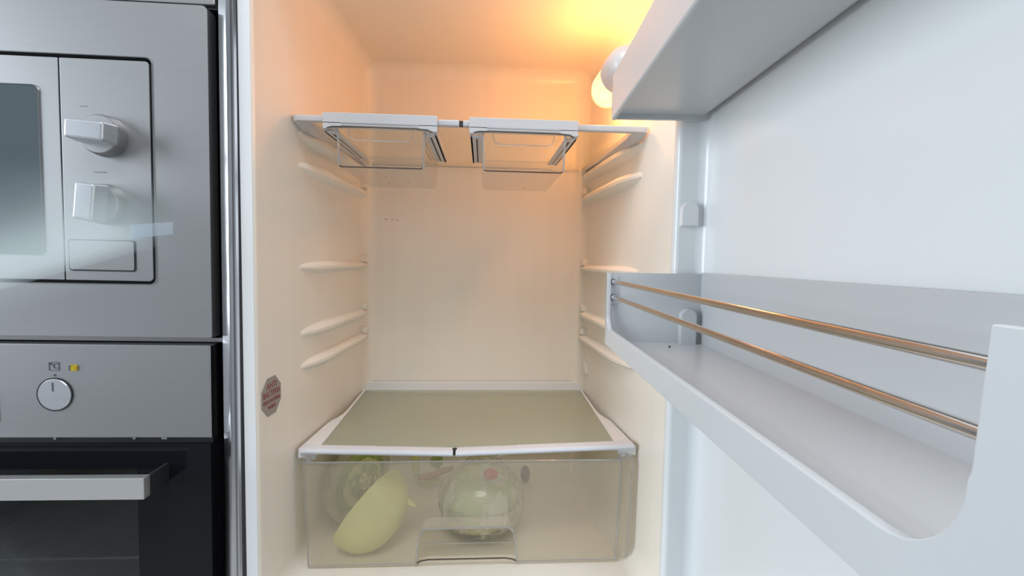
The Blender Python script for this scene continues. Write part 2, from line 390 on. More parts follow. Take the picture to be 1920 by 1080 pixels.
lw = N.new('ShaderNodeLayerWeight'); lw.inputs[0].default_value = 0.35
cr = N.new('ShaderNodeValToRGB'); cr.color_ramp.elements[0].color = (3.2, 2.3, 1.25, 1); cr.color_ramp.elements[0].position = 0.15
cr.color_ramp.elements[1].color = (0.95, 0.47, 0.12, 1); cr.color_ramp.elements[1].position = 0.85
L.new(lw.outputs['Facing'], cr.inputs[0]); L.new(cr.outputs[0], em.inputs[0])
tcl = N.new('ShaderNodeTexCoord'); wv = N.new('ShaderNodeTexWave'); wv.bands_direction = 'Y'; wv.inputs['Scale'].default_value = 58.0
wr = N.new('ShaderNodeMapRange'); wr.inputs['To Min'].default_value = 0.62; wr.inputs['To Max'].default_value = 1.25
L.new(tcl.outputs['Object'], wv.inputs['Vector']); L.new(wv.outputs['Fac'], wr.inputs['Value']); L.new(wr.outputs[0], em.inputs[1])
tr = N.new('ShaderNodeBsdfTransparent'); tr.inputs[0].default_value = (1, 0.9, 0.75, 1)
mx = N.new('ShaderNodeMixShader'); mx.inputs[0].default_value = 0.6
L.new(tr.outputs[0], mx.inputs[1]); L.new(em.outputs[0], mx.inputs[2]); L.new(mx.outputs[0], N['Material Output'].inputs[0])
build('lamp_cover', bm, M, fridge, label='glowing ribbed warm lamp cover')
ll = bpy.data.lights.new('lamp_bulb', 'POINT'); ll.energy = 3.0; ll.color = (1.0, 0.39, 0.10); ll.shadow_soft_size = 0.012
lo = bpy.data.objects.new('lamp_bulb', ll); COL.objects.link(lo); lo.location = LP + LA*0.052 + Vector((0, 0, ZC))

# ------------------------------------------------------------------ fridge door, opened a little less than square
TH = math.radians(3.6)
DP = Vector((0.2496, 0.055, 0)); DE = Vector((-math.sin(TH), -math.cos(TH), 0)); DN = Vector((-math.cos(TH), math.sin(TH), 0))
def dx(c): return DP + DE*c.x + DN*c.y + Vector((0, 0, c.z))      # (along the door from its hinge, out of the door, up)
def fil(cx_, cy_, r, a0, a1, n=6): return [(cx_ + r*math.cos(math.radians(a0 + (a1 - a0)*k/n)), cy_ + r*math.sin(math.radians(a0 + (a1 - a0)*k/n))) for k in range(n + 1)]
pts = [(-0.036, -0.035), (-0.036, 0.006), (-0.016, 0.008)] + fil(-0.010, 0.0275, 0.0055, 180, 90, 4) + fil(-0.0055, 0.0275, 0.0055, 90, 0, 4) + fil(0.012, 0.012, 0.012, 180, 270, 6)
pts += fil(0.440, 0.012, 0.012, 270, 360, 6) + fil(0.458, 0.0275, 0.0055, 180, 90, 4) + [(0.475, 0.030), (0.482, 0.008), (0.505, 0.006), (0.505, -0.035)]
bm = NB(); prism(bm, pts, -0.445, 0.42, 'z', xf=dx)
door = build('door', bm, M_door, fridge, label='white inner face of the open fridge door')
def tomb(bm, s0, s1, d0, d1, z0, z1, xf):
    r = (d1 - d0)/2; o = [(d0, z0), (d1, z0)] + [(((d0 + d1)/2) + r*math.cos(math.radians(180*k/8)), z1 - r + r*math.sin(math.radians(180*k/8))) for k in range(9)]
    prism(bm, o, s0, s1, 'x', bev=min(0.002, (s1 - s0)*0.4), xf=xf)
for z0 in (0.0385,):
    bm = NB(); tomb(bm, -0.002, 0.0075, 0.0105, 0.0285, z0, z0 + 0.026, dx); build('bin_lug', bm, M_white, door)

# ---- lower door bin with two rails
FD = 0.1054
dl = thing('door_bin', dx(Vector((0.22, 0.05, -0.09))), 'white door bin with two steel rails, the lower one', 'door bin', 'door bins')
bm = NB()
S0, S1 = 0.004, 0.440; Zb, Ztp = -0.0885, -0.0118
cut = [(S0, Zb), (S1, Zb), (S1, Ztp), (0.4115, Ztp)] + [(0.4095, -0.044)] + fil(0.385, -0.0465, 0.0238, 0, -90, 8) + fil(0.026, -0.0553, 0.015, -90, -180, 6) + [(0.0105, Ztp), (S0, Ztp)]
prism(bm, cut, FD - 0.0042, FD, 'y', bev=0.0009, xf=dx)                                     # front wall with its long cut-out
prism(bm, rrect(0.0025, FD, Zb, Ztp, (0.004, 0.004, 0.003, 0.008)), S0, S0 + 0.0035, 'x', xf=dx)   # hinge-side end
prism(bm, rrect(0.0025, FD, Zb, Ztp, (0.004, 0.004, 0.003, 0.008)), S1 - 0.0035, S1, 'x', xf=dx)
box(bm, S0, S1, 0.0025, 0.0055, Zb, -0.0105, 0.001, xf=dx)                                  # back
box(bm, S0, S1, 0.0035, FD - 0.001, Zb, Zb + 0.003, 0.001, xf=dx)                           # floor
build('bin_body', bm, M_bin, dl)
bm = NB(); tomb(bm, S0 + 0.003, S0 + 0.0125, 0.0115, 0.0290, Zb + 0.002, -0.048, dx); build('lug_socket', bm, M_bin, dl)
bm = NB(); box(bm, S0 + 0.003, S0 + 0.0048, 0.0935, 0.1020, -0.0452, -0.0148, 0.0008, xf=dx); build('rail_plate', bm, M_bin, dl)
for z in (-0.0213, -0.0375):
    bm = NB(); tube(bm, [(S0 + 0.0035, 0.0990, z), (0.03, 0.0990, z), (0.2, 0.0990, z), (0.418, 0.0990, z)], 0.0020, 16, xf=dx)
    rl = build('rail', bm, M_rail, dl, label='steel rail')
    bm = NB(); tube(bm, [(S0 + 0.0038, 0.0990, z), (S0 + 0.0075, 0.0990, z)], 0.0030, 14, xf=dx); build('rail_end', bm, M_dark, rl)
    bm = NB(); tube(bm, [(S0 + 0.006, 0.0990, z), (S0 + 0.016, 0.0990, z)], 0.0025, 14, xf=dx); build('rail_ferrule', bm, M_silver, rl)

# ---- upper door bin
du = thing('door_bin', dx(Vector((0.22, 0.05, 0.146))), 'white door bin with solid front, above the railed bin', 'door bin', 'door bins')
bm = NB(); U0, U1, UZ0, UZ1, UD = 0.004, 0.440, 0.1470, 0.1925, 0.1050
prism(bm, rrect(UD - 0.004, UD, UZ0, UZ1, (0.001, 0.001, 0.0005, 0.0025)), U0, U1, 'x', xf=dx)
for a, b_ in ((U0, U0 + 0.0035), (U1 - 0.0035, U1)):
    prism(bm, rrect(0.0025, UD, UZ0 + 0.0005, UZ1, (0.001, 0.001, 0.012, 0.006)), a, b_, 'x', xf=dx)
box(bm, U0, U1, 0.0025, 0.0055, UZ0 + 0.010, UZ1, 0.001, xf=dx)
pf = [(UD - 0.0035, UZ0 + 0.0060), (UD - 0.0035, UZ0 + 0.0090), (0.004, UZ0 + 0.0195), (0.0027, UZ0 + 0.0155)] + fil(0.0125, UZ0 + 0.0155, 0.0098, 180, 268, 7)
prism(bm, pf, U0 + 0.001, U1 - 0.001, 'x', xf=dx)
build('bin_body', bm, M_bin, du)
# ------------------------------------------------------------------ top glass shelf
ts = thing('glass_shelf', (0, 0.33, 0.166), 'clear glass shelf with thin grey front trim carrying two hanging drawers', 'shelf')
bm = NB(); box(bm, -0.212, 0.212, 0.187, 0.478, 0.1718, 0.1752, 0.0008)
for v in bm.verts: v.co.x *= 1.0 - 0.055*(v.co.y - 0.187)/0.291
build('glass_panel', bm, M_glass, ts)
bm = NB(); box(bm, -0.224, -0.0193, 0.1805, 0.1905, 0.1690, 0.1768, 0.0018); box(bm, -0.0152, 0.224, 0.1805, 0.1905, 0.1690, 0.1768, 0.0018)
trm = build('front_trim', bm, M_clip, ts)
bm = NB(); box(bm, -0.0197, -0.0148, 0.1815, 0.1895, 0.1698, 0.1758); build('trim_gap', bm, M_dark, ts, label='small dark notch in the trim')
bm = NB(); tube(bm, [(-0.196, 0.4775, 0.1735), (0.196, 0.4775, 0.1735)], 0.0016, 6); build('back_edge', bm, M_rim, ts)
for side in (-1, 1):
    bm = NB(); secs = []
    for k in range(16):
        u = k/15; y = 0.183 + u*(0.476 - 0.183)
        wo = halfw(max(y, 0.19)) - 0.003; wi = wo - (0.0175 if k < 2 else max(0.008, 0.016 - 0.012*u))
        zt = 0.1768; zb = 0.1690 - 0.0085*math.sin(min(1, max(0.0, (u - 0.0))/0.16)*math.pi/2)*max(0, 1 - u/0.75)
        zo = zt - 0.001
        secs.append([bm.verts.new((side*p[0], y, p[1])) for p in ((wi, zt), (wo, zt), (wo, zb + 0.0), (wo - (wo - wi)*0.55, zb - 0.0005), (wi, 0.1695))])
    for A, B in zip(secs, secs[1:]):
        for i in range(5): bm.faces.new((A[i], A[(i+1) % 5], B[(i+1) % 5], B[i]))
    bm.faces.new(secs[0]); bm.faces.new(secs[-1]); bmesh.ops.recalc_face_normals(bm, faces=bm.faces)
    build('side_arm', bm, M_clip, ts)

# ------------------------------------------------------------------ two drawers hanging from the top shelf
def hanging_drawer(xa, xb, label):
    h = thing('hanging_drawer', ((xa + xb)/2, 0.26, 0.112), label, 'drawer', 'small drawers clipped under the top shelf')
    cx_ = (xa + xb)/2; hw = (xb - xa)/2
    bm = NB()
    # front channel: a shallow C that grips the shelf edge, lower lip cut back over the tray
    lip = [(-hw, 0.1782), (-hw, 0.1590), (-hw + 0.016, 0.1590)] + [(-hw + 0.024 + 0.0, 0.1632), (hw - 0.024, 0.1632), (hw - 0.016, 0.1590), (hw, 0.1590), (hw, 0.1782)]
    prism(bm, [(cx_ + p[0], p[1]) for p in lip], 0.1745, 0.1790, 'y', bev=0.0008)
    box(bm, xa, xb, 0.1745, 0.1980, 0.1772, 0.1790, 0.0006); box(bm, xa, xb, 0.1745, 0.1980, 0.1655, 0.1675, 0.0006)
    build('clip_frame', bm, M_clip, h)
    bm = NB(); box(bm, cx_ - hw*0.68, cx_ + hw*0.68, 0.1739, 0.1750, 0.1655, 0.1672, 0.0003); build('groove', bm, pbr('groove_grey', (0.42, 0.42, 0.43), 0.5, noise_scale=90, noise_amt=0.05), h)
    for s in (-1, 1):
        xo = cx_ + s*(hw - 0.001); xi = cx_ + s*(hw - 0.0165)
        bm = NB()
        # L-shaped runner
        box(bm, *sorted((xo, xo - s*0.0035)), 0.179, 0.350, 0.1555, 0.1672, 0.0008)
        box(bm, *sorted((xo, xi)), 0.179, 0.345, 0.1555, 0.1580, 0.0008)
        rn = build('runner', bm, M_clip, h)
        bm = NB(); box(bm, *sorted((xo - s*0.0075, xo - s*0.0095)), 0.19, 0.335, 0.1551, 0.1556); build('runner_slot', bm, M_dark, rn)
    # tray
    tx0, tx1, z0, z1, y0, y1 = cx_ - hw + 0.0155, cx_ + hw - 0.0145, 0.1125, 0.1615, 0.1755, 0.352
    bm = NB()
    def loop(y_in, z, r):
        return [bm.verts.new((p[0], p[1], z)) for p in rrect(tx0 + y_in, tx1 - y_in, y0 + y_in, y1 - y_in*2, r, 4)]
    for (inset0, inset1, za, zb_) in ((0, 0.003, z1, z0 + 0.002),):
        A, B, C2 = loop(0, z1, 0.006), loop(0.0022, z0 + 0.003, 0.006), loop(0.0045, z0, 0.005)
        n = len(A)
        for P_, Q_ in ((A, B), (B, C2)):
            for i in range(n): bm.faces.new((P_[i], P_[(i+1) % n], Q_[(i+1) % n], Q_[i]))
        bm.faces.new(C2)
    tr_ = build('tray', bm, M_clear, h, label='clear plastic tray')
    bm = NB(); tube(bm, [(p[0], p[1], z1) for p in rrect(tx0 - 0.003, tx1 + 0.003, y0 - 0.001, y1, 0.006, 4)], 0.0008, 6, closed=True); build('tray_rim', bm, M_clear, tr_)
    bm = NB(); tube(bm, [(tx0 - 0.010, y0 - 0.0015, z1 - 0.0018), (tx0 - 0.004, y0 - 0.0018, z1 - 0.0004), (tx0 + 0.012, y0 - 0.002, z1), (tx1 - 0.014, y0 - 0.002, z1), (tx1 + 0.003, y0 - 0.0018, z1 - 0.001), (tx1 + 0.0085, y0 - 0.0015, z1 - 0.0035)], [0.0007, 0.001, 0.0007, 0.0006, 0.0010, 0.0008], 6); build('front_lip', bm, M_rimd, tr_)
    bm = NB(); tube(bm, [(tx0 + 0.004, y0 + 0.0035, z0 + 0.0018), (tx0 + 0.007, y0 + 0.0028, z0 + 0.0006), (tx1 - 0.007, y0 + 0.0028, z0 + 0.0006), (tx1 - 0.004, y0 + 0.0035, z0 + 0.0018)], 0.0009, 6); build('tray_base_edge', bm, M_rimd, tr_)
    for xx in (tx0 + 0.002, tx1 - 0.002):
        bm = NB(); tube(bm, [(xx, y0 + 0.002, z1), (xx + (0.0012 if xx < cx_ else -0.0012), y0 + 0.003, z0 + 0.002)], 0.0013, 6); build('tray_corner', bm, M_rim, tr_)
    bm = NB(); gx = (tx1 - tx0)*0.5
    gp = [(cx_ - gx*0.72, y0 + 0.004, 0.1600)] + [(cx_ - gx*0.72 + 0.010 - 0.010*math.cos(math.radians(a)), y0 + 0.004, 0.157 - 0.010*math.sin(math.radians(a))) for a in range(0, 91, 18)] + \
         [(cx_ + gx*0.72 - 0.010 + 0.010*math.sin(math.radians(a)), y0 + 0.004, 0.157 - 0.010*math.cos(math.radians(a))) for a in range(0, 91, 18)] + [(cx_ + gx*0.72, y0 + 0.004, 0.1600)]
    tube(bm, gp, 0.0006, 5); build('finger_lip', bm, M_rim, tr_)
    bm = NB()
    for k in range(3):
        px, py = cx_ + random.uniform(-0.02, 0.03), random.uniform(0.27, 0.33)
        box(bm, px, px + random.uniform(0.001, 0.0025), py, py + 0.002, z0 - 0.0001, z0 + 0.0001)
    o = build('speck', bm, M_rimd, tr_); o['kind'] = 'stuff'
    return h
hanging_drawer(-0.1885, -0.0468, 'left of the two clear hanging drawers under the top glass shelf')
hanging_drawer(-0.0066, 0.1330, 'right of the two clear hanging drawers, nearer the lit lamp')

# ------------------------------------------------------------------ glass cover over the crisper
cv = thing('crisper_cover', (0, 0.33, -0.262), 'greenish satin glass shelf in white frame, its cracked front trim sagging, above crisper', 'shelf')
CZ = -0.2531
def cvw(y): return halfw(y) - 0.004
bm = NB()
P_ = [(-0.2015, 0.1965), (0.2030, 0.1965), (0.2065, 0.4745), (-0.2085, 0.4745)]
prism(bm, P_, CZ - 0.005, CZ - 0.0012, 'z'); build('glass_panel', bm, M_cglass, cv)
for side in (-1, 1):
    bm = NB(); secs = []
    for k in range(20):
        y = 0.185 + (0.478 - 0.185)*k/19
        step = 0.0085/(1 + math.exp(-(y - 0.305)/0.006))
        wo = halfw(y) - 0.004 - step; wi = 0.2005 + 0.0065*(y - 0.19)/0.29
        wo = max(wo, wi + 0.0035)
        secs.append([bm.verts.new((side*p[0], y, p[1])) for p in ((wi, CZ), (wo, CZ + 0.0005), (wo, CZ - 0.012), (wi + 0.001, CZ - 0.006))])
    for A, B in zip(secs, secs[1:]):
        for i in range(4): bm.faces.new((A[i], A[(i+1) % 4], B[(i+1) % 4], B[i]))
    bm.faces.new(secs[0]); bm.faces.new(secs[-1]); bmesh.ops.recalc_face_normals(bm, faces=bm.faces)
    build('side_frame', bm, M_white, cv)
    bm = NB(); prism(bm, [(0.188, CZ - 0.002), (0.230, CZ - 0.004), (0.215, CZ - 0.013), (0.190, CZ - 0.0155)], *sorted((side*0.2215, side*0.2050)), axis='x', bev=0.001)
    build('corner_block', bm, M_white, cv)
bm = NB(); prism(bm, rrect(-0.2105, 0.2085, CZ - 0.008, CZ + 0.0140, (0.009, 0.009, 0.001, 0.001)), 0.4735, 0.4800, 'y', bev=0.0012)
build('rear_upstand', bm, M_white, cv)
for (xa, xb, za, zb_) in ((-0.2215, -0.0236, 0.0, -0.0052), (-0.0200, 0.2215, -0.0052, 0.0028)):
    bm = NB(); t = bmesh.new(); secs = []
    for k in range(9):
        x = xa + (xb - xa)*k/8; z = CZ + za + (zb_ - za)*k/8
        secs.append([t.verts.new((x, p[0], z + p[1])) for p in ((0.1980, 0.0012), (0.1835, 0.0024), (0.1805, 0.0010), (0.1795, -0.0018), (0.1812, -0.0046), (0.1870, -0.0052))])
    for A, B in zip(secs, secs[1:]):
        for i in range(6): t.faces.new((A[i], A[(i+1) % 6], B[(i+1) % 6], B[i]))
    t.faces.new(secs[0]); t.faces.new(secs[-1]); merge(bm, t); build('front_trim', bm, M_trim, cv)
bm = NB(); box(bm, -0.0250, -0.0186, 0.1855, 0.1945, CZ - 0.0100, CZ - 0.0030, 0.0008); build('trim_crack', bm, M_dark, cv, label='dark crack in the middle of the trim')

# ------------------------------------------------------------------ crisper drawer
dr = thing('vegetable_crisper', (0, 0.32, ZB), 'translucent frosted crisper drawer holding cabbage at the fridge bottom', 'drawer')
yF, zt, zb_ = 0.1786, -0.2685, -0.4105
def fx(c): # front panel tapers slightly towards its foot
    k = (zt - c.z)/(zt - zb_); return Vector((c.x*(1 - 0.02*k), c.y + 0.003*k, c.z))
bm = NB()
hx0, hx1, hz = -0.0715, 0.0648, -0.3608
front = [(-0.2178, zt), (-0.2178, zb_)] + [(hx0 - 0.0015, zb_)] + [(hx0 + 0.0025, -0.375)] + fil(hx0 + 0.016, hz - 0.0120, 0.0120, 170, 90, 6) + fil(hx1 - 0.016, hz - 0.0120, 0.0120, 90, 10, 6) + [(hx1 - 0.0025, -0.375), (hx1 + 0.0015, zb_)] + [(0.2045, zb_), (0.2045, zt)]
prism(bm, front, yF, yF + 0.0028, 'y', xf=fx); build('front_panel', bm, M_frost, dr)
bm = NB(); tube(bm, [fx(Vector((x, yF, zt))) for x in (-0.2178, -0.1, 0.0, 0.1, 0.2045)], 0.0012, 6); build('top_edge', bm, M_rim, dr)
for ex, er in ((-0.2170, 0.0010), (0.2045, 0.0014)):
    bm = NB(); tube(bm, [fx(Vector((ex, yF, z))) for z in (zt, -0.34, zb_)], er, 6); build('side_edge', bm, M_rim, dr)
for ea, eb in ((-0.2172, hx0), (hx1, 0.2045)):
    bm = NB(); tube(bm, [fx(Vector((x, yF, zb_ + 0.0008))) for x in (ea, eb)], 0.0008, 5); build('bottom_edge', bm, M_rim, dr)
# side walls, floor, back
bm = NB()
for side in (-1, 1):
    secs = [[bm.verts.new((side*(halfw(y) - o), y, z)) for (o, z) in ((0.012, zt + 0.004), (0.014, zt - 0.004), (0.020, ZB + 0.008), (0.026, ZB + 0.0025))] for y in (yF + 0.004, 0.3, 0.455)]
    for A, B in zip(secs, secs[1:]):
        for i in range(3): bm.faces.new((A[i], A[i+1], B[i+1], B[i]))
v = [bm.verts.new(p) for p in ((-0.204, yF + 0.004, ZB + 0.0025), (0.204, yF + 0.004, ZB + 0.0025), (0.188, 0.455, ZB + 0.0025), (-0.188, 0.455, ZB + 0.0025), (-0.197, 0.460, zt), (0.197, 0.460, zt))]
bm.faces.new(v[:4]); bm.faces.new((v[3], v[2], v[5], v[4]))
build('drawer_body', bm, M_frost_in, dr)
bm = NB(); prism(bm, [(0.2062, zt + 0.0015), (0.2125, zt + 0.0045), (0.2212, zt - 0.003), (0.2192, zb_ + 0.004), (0.2062, zb_ + 0.006)], yF + 0.001, yF + 0.013, 'y', bev=0.0012, xf=fx); sf = build('side_flange', bm, M_frost, dr)
bm = NB(); tube(bm, [fx(Vector((0.2208, yF + 0.002, z))) for z in (zt - 0.003, -0.34, zb_ + 0.004)], 0.0011, 6); build('flange_edge', bm, M_rim, sf)
for (xa, xb) in ((-0.2165, -0.2055), (0.2000, 0.2065), (0.2095, 0.2165)):
    bm = NB(); prism(bm, [(xa, zt - 0.001), ((xa + xb)/2, zt + 0.0085), (xb, zt - 0.001)], yF + 0.001, yF + 0.006, 'y', bev=0.0006); build('corner_tab', bm, M_rim, dr)
# grip recess
arch = [fx(Vector((p[0], yF - 0.0006, p[1]))) for p in front[2:-2]]
bm = NB(); tube(bm, arch, 0.0013, 8); hd = build('grip_rim', bm, M_rim, dr)
bm = NB(); t = bmesh.new()
A = [t.verts.new(p + Vector((0, 0.001, 0))) for p in arch]; B = [t.verts.new(Vector((p.x*0.97, p.y + 0.020, p.z + 0.004 if p.z > -0.38 else p.z))) for p in arch]
for i in range(len(A) - 1): t.faces.new((A[i], A[i+1], B[i+1], B[i]))
t.faces.new(B); merge(bm, t); build('grip_recess', bm, M_frost, dr)
bm = NB(); tube(bm, [(-0.0655, yF + 0.014, -0.3895), (0.0590, yF + 0.014, -0.3895)], 0.0007, 6); build('grip_lip', bm, M_rim, dr)
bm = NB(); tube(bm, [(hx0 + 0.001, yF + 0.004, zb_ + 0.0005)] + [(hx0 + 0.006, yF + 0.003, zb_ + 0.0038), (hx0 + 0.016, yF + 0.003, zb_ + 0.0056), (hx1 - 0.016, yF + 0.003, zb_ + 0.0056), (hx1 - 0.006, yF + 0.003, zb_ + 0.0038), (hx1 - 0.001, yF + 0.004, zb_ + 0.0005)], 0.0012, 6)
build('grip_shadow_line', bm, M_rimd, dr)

# ------------------------------------------------------------------ vegetables
DFZ = ZB + 0.004
def lune(bm, A, B, out, R, depth, half_deg, cut_in=0.0, bumps=0.003, seed=0, na=22, nb=18):
    """wedge of a round head: axis A-B, outer skin centred on direction `out`, spanning +-half_deg"""
    A, B = Vector(A), Vector(B); ax = (B - A); Ln = ax.length; ax.normalize(); c = (A + B)/2
    o = (Vector(out) - ax*Vector(out).dot(ax)).normalized(); s = ax.cross(o)
    rows = []
    for i in range(na + 1):
        th = math.pi*i/na; h = -math.cos(th)*Ln/2; r0 = math.sin(th)**0.8
        row = []
        for j in range(nb + 1):
            a = math.radians(-half_deg + 2*half_deg*j/nb)
            p = c + ax*h + (o*math.cos(a)*R + s*math.sin(a)*depth)*r0
            nn = noise.noise(p*28 + Vector((seed, 0, 0)))
            p += (o*math.cos(a) + s*math.sin(a))*nn*bumps*r0
            row.append(bm.verts.new(p))
        row.append(bm.verts.new(c + ax*h*0.97 + o*cut_in*r0))
        rows.append(row)
    for P1, P2 in zip(rows, rows[1:]):
        n = len(P1)
        for j in range(n): bm.faces.new((P1[j], P1[(j+1) % n], P2[(j+1) % n], P2[j]))
    bmesh.ops.remove_doubles(bm, verts=bm.verts, dist=1e-4)
    bmesh.ops.recalc_face_normals(bm, faces=bm.faces)
# pale wedge in front
wd = thing('cabbage_wedge', (-0.138, 0.235, DFZ), 'smooth pale green cabbage wedge leaning in the left of the crisper drawer', 'cabbage')
bm = NB(); lune(bm, (-0.188, 0.222, -0.4030), (-0.112, 0.260, -0.3150), (0.75, -0.62, -0.35), 0.058, 0.046, 78, 0.0, 0.0022, 3)
build('outer_leaf', bm, M_cab, wd)
bm = NB(); tube(bm, [(-0.094, 0.236, -0.3500), (-0.084, 0.233, -0.3550), (-0.078, 0.232, -0.3580)], [0.006, 0.0035, 0.001], 7); build('leaf_tip', bm, M_cab, wd)
# darker cut piece behind it
cp_ = thing('cabbage_piece', (-0.165, 0.315, DFZ), 'darker green cut cabbage piece tucked behind the pale wedge', 'cabbage')
bm = NB(); lune(bm, (-0.222 + 0.028, 0.268, -0.402), (-0.150, 0.330, -0.300), (-0.55, 0.55, 0.25), 0.05, 0.060, 88, 0.0, 0.004, 9)
build('outer_leaf', bm, M_cabr, cp_)
pc = Vector((-0.172, 0.299, -0.351)); pu = Vector((0.044, 0.062, 0.102)).normalized()
pn = Vector((0.55, -0.55, -0.25)); pn = (pn - pu*pn.dot(pu)).normalized(); pw = pu.cross(pn)
for k, (q, dp, mt) in enumerate(((0.88, 0.0035, M_cabd), (0.66, 0.0065, M_cab), (0.50, 0.0085, M_cabd), (0.28, 0.0105, M_cab))):
    bm = NB(); rings = []
    for r in range(6):
        rings.append([bm.verts.new(pc + pu*0.058*q*max(r/5, 0.02)*math.cos(math.tau*a/28) + pw*0.056*q*max(r/5, 0.02)*math.sin(math.tau*a/28)
                      + pn*(dp - 0.004*(r/5)**3 + 0.004*noise.noise(Vector((r*0.9, a*0.45, k*3.1))))) for a in range(28)])
    for A, B in zip(rings, rings[1:]):
        for a in range(28): bm.faces.new((A[a], A[(a+1) % 28], B[(a+1) % 28], B[a]))
    bm.faces.new(rings[0]); bmesh.ops.recalc_face_normals(bm, faces=bm.faces)
    build('inner_leaf', bm, mt, cp_)
# cabbage head in the bag
def blob(bm, c, rx, ry, rz, amp, fr, seed, sub=5, ribs=0.0):
    t = bmesh.new(); bmesh.ops.create_icosphere(t, subdivisions=sub, radius=1)
    for v in t.verts:
        d = v.co.normalized(); a = math.atan2(d.y, d.x)
        k = 1 + amp*noise.noise(d*fr + Vector((seed, seed*0.7, 0))) + ribs*math.cos(a*7 + 3*d.z)*(1 - d.z*d.z)
        v.co = Vector((d.x*rx*k, d.y*ry*k, d.z*rz*k))
    for v in t.verts: v.co += Vector(c)
    merge(bm, t)
HC = Vector((0.012, 0.268, -0.3640))
hd_ = thing('cabbage', (HC.x, HC.y, DFZ), 'round pale cabbage head wrapped in the clear bag, middle of the crisper drawer', 'cabbage')
bm = NB(); blob(bm, HC, 0.058, 0.056, 0.0455, 0.07, 2.2, 4, 5, 0.035); build('head', bm, M_head, hd_)
for k, (a0, a1, tilt, rr) in enumerate(((150, 300, -0.25, 1.05), (190, 330, -0.5, 1.06), (200, 275, 0.2, 1.04), (250, 380, 0.05, 1.05))):
    bm = NB(); rows = []
    for i in range(11):
        a = math.radians(a0 + (a1 - a0)*i/10); row = []
        for j in range(7):
            e = -1.1 + 1.05*j/6 + tilt*0.5; rj = rr + 0.03*(j/6)**2 + 0.015*noise.noise(Vector((i*0.5, j*0.6, k)))
            row.append(bm.verts.new(HC + Vector((0.058*rj*math.cos(e)*math.cos(a), 0.056*rj*math.cos(e)*math.sin(a), max(0.0455*rj*math.sin(e), DFZ - HC.z + 0.0005)))))
        rows.append(row)
    for P1, P2 in zip(rows, rows[1:]):
        for j in range(6): bm.faces.new((P1[j], P1[j+1], P2[j+1], P2[j]))
    build('wrapper_leaf', bm, (M_head, M_cab, M_cabd, M_head)[k], hd_)
bag = thing('plastic_bag', (HC.x, HC.y, DFZ), 'clear crinkled plastic bag gathered with a red tie around the round cabbage', 'bag')
bm = NB(); t = bmesh.new(); rings = []
for i in range(30):
    u = i/29
    if u < 0.62:
        a = -math.pi/2 + (u/0.62)*(math.pi*0.80); r = 0.0655*math.cos(a); z = HC.z + 0.0545*math.sin(a)
    else:
        q = (u - 0.62)/0.38; r = 0.0655*math.cos(math.pi*0.30)*(1 - q)**1.5 + 0.016*q + 0.095*max(0, q - 0.5); z = HC.z + 0.0545*math.sin(math.pi*0.30) + 0.046*q
    z = max(z, DFZ + 0.0003); row = []
    for k in range(56):
        b_ = math.tau*k/56; pl = noise.noise(Vector((math.cos(b_)*3.2, math.sin(b_)*3.2, u*2.0))) + 0.6*noise.noise(Vector((math.cos(b_)*9, math.sin(b_)*9, u*5)))
        rr = max(r, 0.0008)*(1 + (0.05 + 0.75*max(0, u - 0.58))*pl)
        row.append(t.verts.new((HC.x + 0.004 + 0.012*max(0, u - 0.6) + rr*math.cos(b_), HC.y + rr*math.sin(b_), z)))
    rings.append(row)
for A, B in zip(rings, rings[1:]):
    for k in range(56): t.faces.new((A[k], A[(k+1) % 56], B[(k+1) % 56], B[k]))
merge(bm, t); build('film', bm, M_bag, bag)
bm = NB(); blob(bm, (0.0285, 0.2365, -0.3135), 0.0105, 0.005, 0.0090, 0.2, 3, 2, 3); build('tie', bm, M_pink, bag, label='pinkish red tie')
# scraps on the drawer floor behind
sp_ = thing('leaf_scrap', (-0.078, 0.40, DFZ), 'wilted leaf scrap with an orange stem lying between the two cabbages', 'vegetable scrap')
bm = NB(); tube(bm, [(-0.098, 0.395, DFZ + 0.020), (-0.075, 0.398, DFZ + 0.022), (-0.050, 0.402, DFZ + 0.030), (-0.035, 0.405, DFZ + 0.034)], [0.004, 0.0065, 0.006, 0.004], 8); build('stem', bm, M_stem, sp_)
for k, (x, z, rx, rz, mt) in enumerate(((-0.103, 0.045, 0.007, 0.030, M_cab), (-0.065, 0.045, 0.011, 0.012, M_cabd), (-0.080, 0.010, 0.020, 0.011, M_cab))):
    bm = NB(); blob(bm, (x, 0.402 + 0.002*k, DFZ + z), rx, 0.004, rz, 0.35, 2.5, 3 + k, 3); build('leaf', bm, mt, sp_)
bm = NB(); blob(bm, (0.0965, 0.413, DFZ + 0.0160), 0.0085, 0.009, 0.0158, 0.12, 2.4, 8, 4)
tag(build('dried_scrap', bm, M_brown, None, (0.0965, 0.413, DFZ)), 'small brown speckled oval scrap right of the bagged cabbage', 'vegetable scrap')
# crumbs
P = dx(Vector((0.035, 0.046, Zb + 0.0030))); bm = NB(); blob(bm, P + Vector((0, 0, 0.0008)), 0.0011, 0.0011, 0.0008, 0.2, 3, 1, 2)
tag(build('crumb', bm, M_crumb, None, P), 'black crumb on the floor of the railed door bin', 'crumb')

